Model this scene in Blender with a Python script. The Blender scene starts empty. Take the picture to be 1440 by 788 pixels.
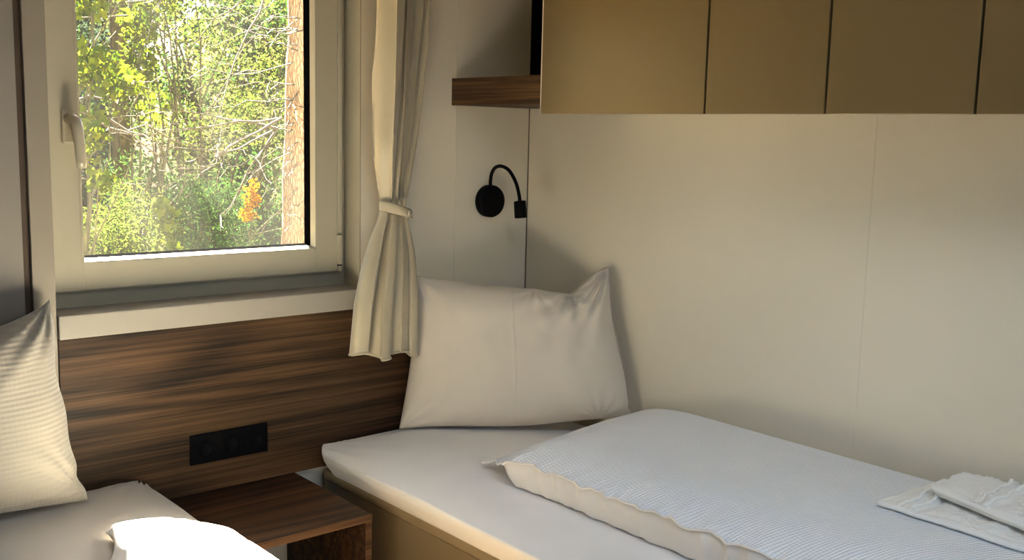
import bpy, bmesh, math, random
from mathutils import Vector, Matrix, noise
random.seed(7)
sc = bpy.context.scene
COL = sc.collection

# ------------------------------------------------------------------ helpers
def link(name, me, parent=None, kind=None):
    o = bpy.data.objects.new(name, me)
    COL.objects.link(o)
    if parent is not None:
        o.parent = parent
    if kind:
        o['kind'] = kind
    return o

def mesh(name, vs, fs, mat, parent=None, smooth=True, kind=None):
    me = bpy.data.meshes.new(name)
    me.from_pydata([tuple(v) for v in vs], [], fs)
    me.update()
    if smooth:
        me.polygons.foreach_set('use_smooth', [True] * len(me.polygons))
    me.materials.append(mat)
    return link(name, me, parent, kind)

def bmobj(name, bm, mat, parent=None, smooth=False, kind=None):
    me = bpy.data.meshes.new(name)
    bm.to_mesh(me); bm.free()
    if smooth:
        me.polygons.foreach_set('use_smooth', [True] * len(me.polygons))
    me.materials.append(mat)
    return link(name, me, parent, kind)

def add_box(bm, x0, x1, y0, y1, z0, z1, bev=0.0, seg=2):
    r = bmesh.ops.create_cube(bm, size=1.0)
    vs = r['verts']
    for v in vs:
        v.co = Vector((x0 + (v.co.x + .5) * (x1 - x0), y0 + (v.co.y + .5) * (y1 - y0), z0 + (v.co.z + .5) * (z1 - z0)))
    if bev > 0:
        es = list({e for v in vs for e in v.link_edges})
        bmesh.ops.bevel(bm, geom=es, offset=bev, segments=seg, affect='EDGES', profile=.6)

def box(name, x0, x1, y0, y1, z0, z1, mat, parent=None, bev=0.0, kind=None, seg=2):
    bm = bmesh.new()
    add_box(bm, x0, x1, y0, y1, z0, z1, bev, seg)
    return bmobj(name, bm, mat, parent, False, kind)

def boxes(name, lst, mat, parent=None, bev=0.0, kind=None):
    bm = bmesh.new()
    for b in lst:
        add_box(bm, *b, bev)
    return bmobj(name, bm, mat, parent, False, kind)

def empty(name, loc=(0, 0, 0)):
    o = bpy.data.objects.new(name, None)
    o.empty_display_size = .05
    COL.objects.link(o)
    o.location = loc
    return o

def keep(o, root):
    """parent o (built in world coordinates) to root without moving it"""
    o.parent = root
    o.matrix_parent_inverse = Matrix.Translation(root.location).inverted()
    return o

def tag(o, label, cat, group=None, kind=None):
    o['label'] = label; o['category'] = cat
    if group: o['group'] = group
    if kind: o['kind'] = kind
    return o

def tube(name, pts, rad, mat, parent=None, seg=10, closed=False, cap=True):
    """swept tube through points; rad number or list"""
    n = len(pts); P = [Vector(p) for p in pts]
    vs = []; fs = []
    up = None
    for i, p in enumerate(P):
        if closed: d = P[(i + 1) % n] - P[i - 1]
        else: d = P[min(i + 1, n - 1)] - P[max(i - 1, 0)]
        d.normalize()
        if up is None:
            up = Vector((0, 0, 1)) if abs(d.z) < .9 else Vector((1, 0, 0))
        a = up - d * up.dot(d)
        if a.length < 1e-4: a = d.orthogonal()
        a.normalize(); up = a
        b = d.cross(a)
        r = rad[i] if isinstance(rad, (list, tuple)) else rad
        for k in range(seg):
            t = 2 * math.pi * k / seg
            vs.append(p + (a * math.cos(t) + b * math.sin(t)) * r)
    m = n if closed else n - 1
    for i in range(m):
        for k in range(seg):
            j = (i + 1) % n
            fs.append((i * seg + k, i * seg + (k + 1) % seg, j * seg + (k + 1) % seg, j * seg + k))
    if cap and not closed:
        fs.append(tuple(range(seg))[::-1]); fs.append(tuple((n - 1) * seg + k for k in range(seg)))
    return mesh(name, vs, fs, mat, parent)

def spline(pts, n):
    """Catmull-Rom through pts, n samples per span"""
    P = [Vector(p) for p in pts]; P = [2 * P[0] - P[1]] + P + [2 * P[-1] - P[-2]]
    out = []
    for i in range(1, len(P) - 2):
        for k in range(n):
            t = k / n
            a, b, c, d = P[i - 1], P[i], P[i + 1], P[i + 2]
            out.append(.5 * ((2 * b) + (c - a) * t + (2 * a - 5 * b + 4 * c - d) * t * t + (3 * b - a - 3 * c + d) * t ** 3))
    out.append(P[-2])
    return out

def lathe(name, prof, mat, parent=None, loc=(0, 0, 0), axis='Z', seg=40):
    """prof: (radius, height) list turned about an axis"""
    vs = []; fs = []
    for r, h in prof:
        for k in range(seg):
            t = 2 * math.pi * k / seg
            c, s = r * math.cos(t), r * math.sin(t)
            if axis == 'Z': v = (c, s, h)
            elif axis == 'Y': v = (c, h, s)
            else: v = (h, c, s)
            vs.append(Vector(v) + Vector(loc))
    for i in range(len(prof) - 1):
        for k in range(seg):
            fs.append((i * seg + k, i * seg + (k + 1) % seg, (i + 1) * seg + (k + 1) % seg, (i + 1) * seg + k))
    fs.append(tuple(range(seg))[::-1]); fs.append(tuple((len(prof) - 1) * seg + k for k in range(seg)))
    o = mesh(name, vs, fs, mat, parent)
    bm = bmesh.new(); bm.from_mesh(o.data); bmesh.ops.recalc_face_normals(bm, faces=bm.faces); bm.to_mesh(o.data); bm.free()
    return o

def lerp(a, b, t): return a + (b - a) * t
def sstep(a, b, x):
    t = max(0., min(1., (x - a) / (b - a))); return t * t * (3 - 2 * t)
def interp(tab, x):
    """piecewise smooth interpolation in a list of (x, y)"""
    if x <= tab[0][0]: return tab[0][1]
    for (x0, y0), (x1, y1) in zip(tab, tab[1:]):
        if x <= x1:
            t = (x - x0) / (x1 - x0); return y0 + (y1 - y0) * t
    return tab[-1][1]
def nz(p, s): return noise.noise(Vector(p) * s)

# ------------------------------------------------------------------ materials
class NT:
    def __init__(self, name):
        self.m = bpy.data.materials.new(name); self.m.use_nodes = True
        self.t = self.m.node_tree; self.t.nodes.clear()
        self.out = self.n('ShaderNodeOutputMaterial')
    def n(self, typ, **kw):
        x = self.t.nodes.new(typ)
        for k, v in kw.items(): setattr(x, k, v)
        return x
    def l(self, a, b): self.t.links.new(a, b)
    def bsdf(self, col, rough=.5, metal=0., spec=.5, sheen=0.):
        b = self.n('ShaderNodeBsdfPrincipled')
        b.inputs['Base Color'].default_value = (*col, 1); b.inputs['Roughness'].default_value = rough
        b.inputs['Metallic'].default_value = metal; b.inputs['Specular IOR Level'].default_value = spec
        b.inputs['Sheen Weight'].default_value = sheen
        self.l(b.outputs[0], self.out.inputs[0]); self.b = b
        return b
    def coord(self, scale=(1, 1, 1), rot=(0, 0, 0)):
        c = self.n('ShaderNodeTexCoord'); m = self.n('ShaderNodeMapping')
        m.inputs['Scale'].default_value = scale; m.inputs['Rotation'].default_value = rot
        self.l(c.outputs['Object'], m.inputs[0]); return m.outputs[0]
    def noise(self, vec, scale, detail=3., rough=.5, dist=0.):
        x = self.n('ShaderNodeTexNoise')
        x.inputs['Scale'].default_value = scale; x.inputs['Detail'].default_value = detail
        x.inputs['Roughness'].default_value = rough; x.inputs['Distortion'].default_value = dist
        self.l(vec, x.inputs['Vector']); return x.outputs['Fac']
    def ramp(self, fac, stops):
        r = self.n('ShaderNodeValToRGB'); e = r.color_ramp.elements
        while len(e) < len(stops): e.new(.5)
        for i, (p, c) in enumerate(stops):
            e[i].position = p; e[i].color = (*c, 1)
        self.l(fac, r.inputs[0]); return r.outputs[0]
    def math(self, op, a, b=None, v=None):
        x = self.n('ShaderNodeMath', operation=op); self.l(a, x.inputs[0])
        if b is not None: self.l(b, x.inputs[1])
        elif v is not None: x.inputs[1].default_value = v
        return x.outputs[0]
    def bump(self, h, strength=.3, dist=.002):
        b = self.n('ShaderNodeBump'); b.inputs['Strength'].default_value = strength; b.inputs['Distance'].default_value = dist
        self.l(h, b.inputs['Height']); self.l(b.outputs[0], self.b.inputs['Normal']); return b

def s2l(*c):
    return tuple(((v / 255) / 12.92 if v / 255 <= .04045 else ((v / 255 + .055) / 1.055) ** 2.4) for v in c)

def m_paint(name, col, rough=.5, bump=.05, spec=.4, scale=60., vary=.04, metal=0.):
    t = NT(name); t.bsdf(col, rough, metal, spec)
    v = t.coord()
    f = t.noise(v, 3., 4.)
    lo = tuple(c * (1 - vary) for c in col); hi = tuple(min(1, c * (1 + vary)) for c in col)
    t.l(t.ramp(f, [(.3, lo), (.7, hi)]), t.b.inputs['Base Color'])
    t.bump(t.noise(v, scale, 2.), bump, .002)
    return t.m

def m_wood(name, grain='x', dark=s2l(20, 13, 8), mid=s2l(54, 38, 24), light=s2l(80, 58, 38), seed=0., gs=1.):
    """walnut laminate with long grain along one axis"""
    t = NT(name); t.bsdf(mid, .55, 0, .18)
    st = {'x': (.55, 9, 9), 'y': (9, .55, 9), 'z': (9, 9, .55)}[grain]
    c = t.n('ShaderNodeTexCoord'); mp = t.n('ShaderNodeMapping')
    mp.inputs['Scale'].default_value = tuple(s * gs for s in st); mp.inputs['Location'].default_value = (seed, seed * 1.3, seed * .7)
    t.l(c.outputs['Object'], mp.inputs[0]); v = mp.outputs[0]
    big = t.noise(v, .50, 2., .5, .5)
    w = t.math('MULTIPLY', big, v=70.)
    w = t.math('SINE', w)
    w = t.math('MULTIPLY_ADD', w, v=.5); w.node.inputs[2].default_value = .5
    mp2 = t.n('ShaderNodeMapping'); k = {'x': (1.2, 70, 70), 'y': (70, 1.2, 70), 'z': (70, 70, 1.2)}[grain]
    mp2.inputs['Scale'].default_value = k; t.l(c.outputs['Object'], mp2.inputs[0])
    fine = t.noise(mp2.outputs[0], 1.6, 5., .65)
    mid_n = t.noise(v, 2.6, 4., .6, .3)
    mp3 = t.n('ShaderNodeMapping'); k3 = {'x': (.8, 52, 52), 'y': (52, .8, 52), 'z': (52, 52, .8)}[grain]
    mp3.inputs['Scale'].default_value = tuple(q * gs for q in k3); mp3.inputs['Location'].default_value = (seed, seed, seed)
    t.l(c.outputs['Object'], mp3.inputs[0])
    streak = t.noise(mp3.outputs[0], 1.5, 4., .7, .5)
    a = t.math('MULTIPLY', w, v=.13)
    b = t.math('MULTIPLY', fine, v=.50)
    d = t.math('ADD', t.math('MULTIPLY', mid_n, v=.12), t.math('MULTIPLY', streak, v=.52))
    s = t.math('ADD', t.math('ADD', a, b), d)
    t.l(t.ramp(s, [(.50, dark), (.64, mid), (.80, light)]), t.b.inputs['Base Color'])
    t.bump(fine, .12, .001)
    return t.m

def m_fabric(name, col, waffle=0., pitch=.009, weave=.25, rough=.85, sheen=.25, axes='xy', rot=0., spec=.2, fuzz=0.):
    t = NT(name); t.bsdf(col, rough, 0, spec, sheen)
    v = t.coord(rot=(0, 0, rot)) if axes == 'xy' else t.coord()
    h = t.noise(v, 900., 2.)
    if waffle > 0:
        sep = t.n('ShaderNodeSeparateXYZ'); t.l(v, sep.inputs[0])
        k = 2 * math.pi / pitch
        a, b = {'xy': ('X', 'Y'), 'xz': ('X', 'Z')}[axes]
        sa = t.math('SINE', t.math('MULTIPLY', sep.outputs[a], v=k))
        sb = t.math('SINE', t.math('MULTIPLY', sep.outputs[b], v=k))
        sa = t.math('MULTIPLY', sa, v=.25)
        w = t.math('ADD', sa, sb)
        h = t.math('ADD', t.math('MULTIPLY', h, v=.25), w)
        t.bump(h, waffle, .0022)
    elif fuzz > 0:
        h2 = t.noise(v, 260., 3., .7)
        t.bump(t.math('ADD', h, h2), fuzz, .004)
    else:
        t.bump(h, weave, .0006)
    f = t.noise(v, 9., 3.)
    t.l(t.ramp(f, [(.3, tuple(c * .96 for c in col)), (.7, col)]), t.b.inputs['Base Color'])
    return t.m

def m_leaf(name, cols, trans=.45, sat=1.):
    t = NT(name)
    g = t.n('ShaderNodeNewGeometry')
    n = len(cols)
    c = t.ramp(g.outputs['Random Per Island'], [(i / max(1, n - 1), col) for i, col in enumerate(cols)])
    d = t.n('ShaderNodeBsdfDiffuse'); tr = t.n('ShaderNodeBsdfTranslucent'); mx = t.n('ShaderNodeMixShader')
    t.l(c, d.inputs[0]); t.l(c, tr.inputs[0]); mx.inputs[0].default_value = trans
    t.l(d.outputs[0], mx.inputs[1]); t.l(tr.outputs[0], mx.inputs[2]); t.l(mx.outputs[0], t.out.inputs[0])
    return t.m

def m_bark(name, dark, light, scale=14.):
    t = NT(name); t.bsdf(light, .9, 0, .1)
    v = t.coord((1, 1, .28))
    vo = t.n('ShaderNodeTexVoronoi', feature='DISTANCE_TO_EDGE'); vo.inputs['Scale'].default_value = scale
    t.l(v, vo.inputs['Vector'])
    nn = t.noise(v, 40., 5., .7)
    s = t.math('ADD', t.math('MULTIPLY', vo.outputs['Distance'], v=1.6), t.math('MULTIPLY', nn, v=.6))
    t.l(t.ramp(s, [(.22, dark), (.75, light)]), t.b.inputs['Base Color'])
    t.bump(s, .8, .03)
    return t.m

M = {}
M['wall'] = m_paint('wall_vinyl', (.71, .65, .53), .38, .03, .45, 180., .015)
M['ceil'] = m_paint('ceiling_white', (.55, .52, .47), .6)
M['floor'] = m_wood('floor_boards', 'y', s2l(58, 46, 35), s2l(92, 76, 60), s2l(116, 98, 80), 3.)
M['wallj'] = m_paint('wall_joint', (.70, .64, .53), .35, .02, .5, 180., .01)
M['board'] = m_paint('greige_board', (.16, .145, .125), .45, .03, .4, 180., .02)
M['clad'] = m_wood('walnut_cladding', 'z', seed=8.)
M['seam'] = m_paint('seam_shade', s2l(96, 84, 70), .6)
M['groove'] = m_paint('groove_shadow', s2l(58, 44, 32), .7)
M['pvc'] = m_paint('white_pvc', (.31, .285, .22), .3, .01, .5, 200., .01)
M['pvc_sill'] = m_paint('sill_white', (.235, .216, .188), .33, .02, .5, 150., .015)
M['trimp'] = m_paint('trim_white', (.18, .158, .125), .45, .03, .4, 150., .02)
M['gasket'] = m_paint('black_gasket', (.002, .002, .0022), .9, .0, .0)
M['head'] = m_wood('walnut_headboard', 'x', seed=1.7)
M['night'] = m_wood('walnut_nightstand', 'x', s2l(20, 13, 8), s2l(56, 38, 24), s2l(84, 60, 38), seed=5.1)
M['shelfw'] = m_wood('walnut_shelf', 'y', s2l(24, 15, 9), s2l(56, 38, 22), s2l(88, 62, 36), seed=2.4, gs=1.3)
M['edge'] = m_wood('walnut_edging', 'x', s2l(50, 34, 22), s2l(86, 62, 42), s2l(112, 84, 58), seed=2.)
M['door'] = m_paint('champagne_lacquer', s2l(112, 96, 64), .38, .02, .5, 240., .02, .55)
M['carcass'] = m_paint('pale_carcass', (.62, .57, .48), .5)
M['dooredge'] = m_paint('pale_door_edge', (.72, .66, .55), .4)
M['blackpanel'] = m_paint('black_panel', (.0015, .0015, .002), .6, .02, .05)
M['frame'] = m_paint('taupe_board', s2l(112, 97, 72), .45, .02, .4, 200., .03)
M['framerim'] = m_paint('taupe_rim', s2l(128, 112, 86), .45, .02, .4, 200., .03)
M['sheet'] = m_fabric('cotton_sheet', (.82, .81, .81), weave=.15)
M['sheet_dim'] = m_fabric('cotton_sheet_dimmed', (.50, .47, .43), weave=.15)  # same cotton as the right bed, darkened for the dimmer light there
M['duvet'] = m_fabric('waffle_duvet', (.88, .90, .94), waffle=.6, pitch=.0085, rot=.35)
M['duvetside'] = m_fabric('smooth_duvet', (.82, .78, .74), weave=.15)
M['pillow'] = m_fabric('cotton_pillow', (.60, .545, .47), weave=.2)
M['pillowedge'] = m_fabric('pillow_edge_shadow', (.36, .31, .25), weave=.2)
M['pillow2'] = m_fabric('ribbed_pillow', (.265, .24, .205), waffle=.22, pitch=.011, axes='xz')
M['towel'] = m_fabric('terry', (.90, .89, .86), fuzz=.35, rough=.95, sheen=.2)
M['towelband'] = m_fabric('terry_band', (.92, .91, .88), weave=.4, rough=.9)
M['curtain'] = m_fabric('curtain_satin', (.33, .29, .205), weave=.2, rough=.5, sheen=.3, spec=.4)
M['black'] = m_paint('black_metal', (.0015, .0015, .002), .6, .02, .06)
M['metal'] = m_paint('brushed_button', (.5, .46, .38), .35, .02, .5, 200., .02, .9)
M['slat'] = m_paint('slat_pine', s2l(190, 160, 120), .6)
M['bark'] = m_bark('pine_bark', s2l(114, 92, 74), s2l(170, 142, 116), 50.)
M['bark2'] = m_bark('grey_bark', s2l(40, 40, 28), s2l(70, 68, 50), 22.)
M['twig'] = m_paint('pale_twig', s2l(52, 47, 37), .9)
M['soil'] = m_paint('leaf_litter', s2l(96, 78, 50), .95, .4, .1, 30., .3)

def m_glass():
    t = NT('window_glass')
    tr = t.n('ShaderNodeBsdfTransparent'); tr.inputs[0].default_value = (.97, .98, .97, 1)
    gl = t.n('ShaderNodeBsdfGlossy'); gl.inputs['Roughness'].default_value = .0
    lw = t.n('ShaderNodeLayerWeight'); lw.inputs[0].default_value = .5
    f = t.math('POWER', lw.outputs['Facing'], v=5.)
    f = t.math('MULTIPLY_ADD', f, v=.9); f.node.inputs[2].default_value = .025
    mx = t.n('ShaderNodeMixShader'); t.l(f, mx.inputs[0])
    t.l(tr.outputs[0], mx.inputs[1]); t.l(gl.outputs[0], mx.inputs[2])
    # pale haze and reflection streaks over the view, mixed into the pane
    du = t.n('ShaderNodeBsdfTranslucent'); du.inputs[0].default_value = (1, .98, .92, 1)
    v = t.coord((2.2, 1, .9), (0, .45, 0))
    n = t.noise(v, 2.2, 4., .55, .6)
    k = t.math('SUBTRACT', n, v=.42); k = t.math('MAXIMUM', k, v=0.)
    k = t.math('MULTIPLY_ADD', k, v=HAZE[1]); k.node.inputs[2].default_value = HAZE[0]
    m2 = t.n('ShaderNodeMixShader'); t.l(k, m2.inputs[0]); t.l(mx.outputs[0], m2.inputs[1]); t.l(du.outputs[0], m2.inputs[2])
    t.l(m2.outputs[0], t.out.inputs[0])
    return t.m
HAZE = (.0008, .007)
M['glass'] = m_glass()

# ------------------------------------------------------------------ room shell
RX0, RY0, RZ = -2.85, -3.6, 2.3
WX0, WX1, WZ0, WZ1 = -1.54, -.66, 1.03, 2.02      # window opening
box('floor', RX0 - .1, .1, RY0 - .1, .15, -.1, 0, M['floor'], kind='structure')
HX0, HX1, HY0, HY1 = -1.9, -.9, -2.6, -1.6          # rooflight over the aisle, unseen, added for cool fill
boxes('ceiling', [(RX0 - .1, HX0, RY0 - .1, .15, RZ, RZ + .1), (HX1, .1, RY0 - .1, .15, RZ, RZ + .1),
                  (HX0, HX1, RY0 - .1, HY0, RZ, RZ + .1), (HX0, HX1, HY1, .15, RZ, RZ + .1)], M['ceil'], kind='structure')
boxes('wall_back', [(RX0 - .1, WX0, 0, .14, 0, RZ), (WX1, .1, 0, .14, 0, RZ),
                    (WX0, WX1, 0, .14, 0, WZ0 - .03), (WX0, WX1, 0, .14, WZ1, RZ)], M['wall'], kind='structure')
box('wall_right', 0, .1, RY0, 0, 0, RZ, M['wall'], kind='structure')
box('wall_left', RX0 - .1, RX0, RY0, 0, 0, RZ, M['clad'], kind='structure')
BX0, BX1, BZ0, BZ1 = -2.45, -.55, .75, 2.05        # opening for an unseen window assumed behind the camera, added for cool light
boxes('wall_front', [(RX0, BX0, RY0 - .1, RY0, 0, RZ), (BX1, 0, RY0 - .1, RY0, 0, RZ),
                     (BX0, BX1, RY0 - .1, RY0, 0, BZ0), (BX0, BX1, RY0 - .1, RY0, BZ1, RZ)], M['wall'], kind='structure')
# panel joints of the wall boards
box('trim_1', -.003, .0, -.003, 0, 0, RZ, M['seam'], kind='structure')
box('trim_2', -.0008, .0, -1.276, -1.2745, 0, RZ, M['wallj'], kind='structure')
box('trim_3', -.3095, -.305, -.0012, 0, 0, RZ, M['wallj'], kind='structure')
# cover strip left of the window and a strip darkened for the shadow in the joint beside it
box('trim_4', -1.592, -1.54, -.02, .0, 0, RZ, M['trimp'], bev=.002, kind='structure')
box('trim_5', -1.606, -1.592, -.004, .0, 0, RZ, M['groove'], kind='structure')
# darker wall board left of the joint
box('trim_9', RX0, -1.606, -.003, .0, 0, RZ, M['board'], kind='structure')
# reveal lining (right, top) and sill
boxes('trim_6', [(WX1 - .004, WX1, -.001, .12, WZ0, WZ1), (WX0, WX1, -.001, .12, WZ1 - .004, WZ1)], M['pvc'], kind='structure')

# unseen overhang added above the window to crop the sun patch
box('sun_crop_eave', -4., 2., .141, .38, 2.22, 2.30, M['pvc'], kind='structure')
# window_1 : outer frame, sash, bead, gasket, pane, handle, hinges
win = empty('window_1', (-1.10, .10, WZ0)); win['kind'] = 'structure'
def W(o): return keep(o, win)
def frame_bm(x0, x1, z0, z1, w, wb, y0, y1, bev=.003):
    bm = bmesh.new()
    add_box(bm, x0, x0 + w, y0, y1, z0, z1, bev); add_box(bm, x1 - w, x1, y0, y1, z0, z1, bev)
    add_box(bm, x0 + w * .9, x1 - w * .9, y0, y1, z0, z0 + wb, bev); add_box(bm, x0 + w * .9, x1 - w * .9, y0, y1, z1 - w, z1, bev)
    return bm
FX0, FX1 = -1.585, WX1 - .004
W(bmobj('window_frame', frame_bm(-1.54, FX1, WZ0, WZ1 - .004, .05, .06, .082, .138), M['pvc']))
SX0, SX1, SZ0, SZ1 = -1.537, -.702, 1.077, 1.985
GX0, GX1, GZ0, GZ1 = -1.438, -.790, 1.163, 1.90      # visible glass
sash = bmesh.new()
add_box(sash, SX0, GX0 - .004, .060, .125, SZ0, SZ1, .004); add_box(sash, GX1 + .012, SX1, .060, .125, SZ0, SZ1, .004)
add_box(sash, GX0 - .006, GX1 + .014, .060, .125, SZ0, GZ0 - .012, .004); add_box(sash, GX0 - .006, GX1 + .014, .060, .125, GZ1 + .012, SZ1, .004)
W(bmobj('sash', sash, M['pvc']))
# glazing bead : sloping strip round the pane
def bead(name, mat, a, ya, b, yb):
    """ring between rectangle offsets a (room side) and b (glass side)"""
    vs = []
    for off, y in ((a, ya), (b, yb)):
        vs += [(GX0 - off, y, GZ0 - off), (GX1 + off, y, GZ0 - off), (GX1 + off, y, GZ1 + off), (GX0 - off, y, GZ1 + off)]
    fs = [(i, (i + 1) % 4, 4 + (i + 1) % 4, 4 + i) for i in range(4)]
    o = mesh(name, vs, fs, mat, None, False)
    m = o.modifiers.new('s', 'SOLIDIFY'); m.thickness = .003; m.offset = 0
    return W(o)
bead('glazing_bead', M['pvc'], .012, .058, .005, .076)
bead('gasket', M['gasket'], .0055, .0765, .001, .105)
W(box('pane', GX0 - .006, GX1 + .006, .104, .108, GZ0 - .006, GZ1 + .006, M['glass']))
# handle
hb = box('handle', -1.4895, -1.4600, .046, .060, 1.450, 1.535, M['pvc'], bev=.006); W(hb)
lev = tube('lever', [(-1.4745, .045, 1.512), (-1.4745, .016, 1.512), (-1.474, -.004, 1.506), (-1.472, -.012, 1.486), (-1.469, -.013, 1.45), (-1.466, -.012, 1.41), (-1.465, -.011, 1.392)],
           [.013, .0125, .0145, .0135, .0125, .0125, .011], M['pvc'], seg=16)
lev.parent = hb      # the handle's world matrix is the identity
# hinge covers at the right side
W(box('hinge', -.7045, -.690, .052, .066, 1.192, SZ1 - .02, M['pvc'], bev=.003))
W(boxes('hinge', [(-.7045, -.690, .050, .066, 1.098, 1.186), (-.7035, -.691, .052, .066, 1.078, 1.094)], M['pvc'], bev=.003))
W(box('hinge_pin', -.7035, -.691, .054, .066, 1.094, 1.098, M['gasket']))
# sill
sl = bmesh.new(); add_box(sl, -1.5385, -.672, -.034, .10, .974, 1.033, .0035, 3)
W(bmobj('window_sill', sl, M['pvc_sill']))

# assumed window behind the camera, unseen, framing the added fill lamp
w2 = empty('assumed_rear_window', (-1.5, RY0 - .05, BZ0)); w2['kind'] = 'structure'
bm = bmesh.new()
for b in [(BX0, BX0 + .06, RY0 - .09, RY0 - .02, BZ0, BZ1), (BX1 - .06, BX1, RY0 - .09, RY0 - .02, BZ0, BZ1),
          (BX0 + .05, BX1 - .05, RY0 - .09, RY0 - .02, BZ0, BZ0 + .06), (BX0 + .05, BX1 - .05, RY0 - .09, RY0 - .02, BZ1 - .06, BZ1), (-1.53, -1.47, RY0 - .09, RY0 - .02, BZ0 + .05, BZ1 - .05)]:
    add_box(bm, *b, .003)
keep(bmobj('window_frame', bm, M['pvc']), w2)
keep(box('pane', BX0 + .05, BX1 - .05, RY0 - .057, RY0 - .053, BZ0 + .05, BZ1 - .05, M['glass']), w2)

box('sun_block', -4., 2., -1.59, -1.45, 2.401, 3.85, M['ceil'], kind='structure')     # unseen block added to keep the sun out of the rooflight
w3 = empty('added_rooflight', (-1.4, -2.1, RZ)); w3['kind'] = 'structure'  # made-up rooflight that frames the cool fill lamp
keep(boxes('window_frame', [(HX0, HX0 + .04, HY0, HY1, RZ - .012, RZ + .1), (HX1 - .04, HX1, HY0, HY1, RZ - .012, RZ + .1),
                            (HX0 + .04, HX1 - .04, HY0, HY0 + .04, RZ - .012, RZ + .1), (HX0 + .04, HX1 - .04, HY1 - .04, HY1, RZ - .012, RZ + .1)], M['pvc'], None, .003), w3)
keep(box('pane', HX0 + .035, HX1 - .035, HY0 + .035, HY1 - .035, RZ + .06, RZ + .066, M['glass']), w3)

# ------------------------------------------------------------------ headboard, socket, nightstand
hbd = box('headboard', -1.5385, -.012, -.022, -.001, .5062, .9735, M['head'], bev=.0015)
tag(hbd, 'dark walnut wood panel on the wall below the window between the beds', 'headboard')

sk = empty('power_socket', (-1.098, -.022, .631))
tag(sk, 'black rectangular triple power socket set in the walnut panel', 'socket')
skb = box('cover_plate', -1.2125, -.984, -.0295, -.0222, .590, .673, M['black'], bev=.002); keep(skb, sk)
for i in range(3):
    cx = -1.1715 + i * .0735
    o = lathe('socket_insert', [(.0, -.0305), (.019, -.0305), (.0205, -.0318), (.0225, -.0318), (.0225, -.0295), (.0, -.0295)], M['blackpanel'], None, (cx, 0, .6315), 'Y', 32)
    keep(o, sk)

ns = empty('nightstand', (-1.09, -.22, 0))
tag(ns, 'low dark walnut open nightstand standing between the two beds', 'nightstand')
NX0, NX1, NY0, NY1, NZ = -1.285, -.893, -.432, -.004, .505
keep(box('top', NX0, NX1, NY0, NY1, NZ - .020, NZ, M['night'], bev=.001), ns)
keep(box('side_panel', NX1 - .020, NX1 - .0005, NY0 + .001, NY1, .0, NZ - .0205, M['night'], bev=.0008), ns)
keep(box('side_panel', NX0 + .0005, NX0 + .020, NY0 + .001, NY1, .0, NZ - .0205, M['night'], bev=.0008), ns)
keep(box('shelf', NX0 + .0205, NX1 - .0205, NY0 + .006, NY1, .16, .178, M['night'], bev=.0008), ns)
keep(boxes('edging', [(NX0, NX1, NY0 - .0012, NY0 - .0002, NZ - .0195, NZ - .0005), (NX1 - .0195, NX1 - .001, NY0 - .0003, NY0 + .0008, .0, NZ - .021)], M['edge']), ns)

# ------------------------------------------------------------------ beds
def bed(root, x0, x1, y0, y1, zt):
    """box bed: side boards with a rim, head and foot board, slatted base"""
    T = .02
    for xa in (x0, x1 - T):
        keep(box('side_board', xa, xa + T, y0, y1, .06, zt - .03, M['frame'], bev=.0015), root)
        keep(box('rim', xa - .001, xa + T + .001, y0, y1, zt - .028, zt, M['framerim'], bev=.002), root)
    keep(box('foot_board', x0 + T + .0015, x1 - T - .0015, y0, y0 + T, .06, zt, M['frame'], bev=.0015), root)
    keep(box('head_board', x0 + T + .0015, x1 - T - .0015, y1 - T, y1, .06, zt, M['frame'], bev=.0015), root)
    for i in range(12):
        y = y0 + .1 + i * (y1 - y0 - .25) / 11
        keep(box('slat', x0 + T, x1 - T, y, y + .07, zt - .045, zt - .03, M['slat']), root)
    for xa in (x0 + .03, x1 - .09):
        for ya in (y0 + .04, y1 - .10):
            keep(box('leg', xa, xa + .06, ya, ya + .06, 0, .0595, M['frame']), root)
BR = empty('bed', (-.41, -1.03, 0)); tag(BR, 'right bed frame of taupe boards along the plain wall under the wall cupboards', 'bed', 'single beds')
bed(BR, -.802, -.022, -2.04, -.028, .50)
BL = empty('bed', (-1.755, -1.03, 0)); tag(BL, 'left bed frame mostly hidden, beside the nightstand at the bottom left', 'bed', 'single beds')
bed(BL, -2.145, -1.365, -2.04, -.028, .50)

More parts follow.
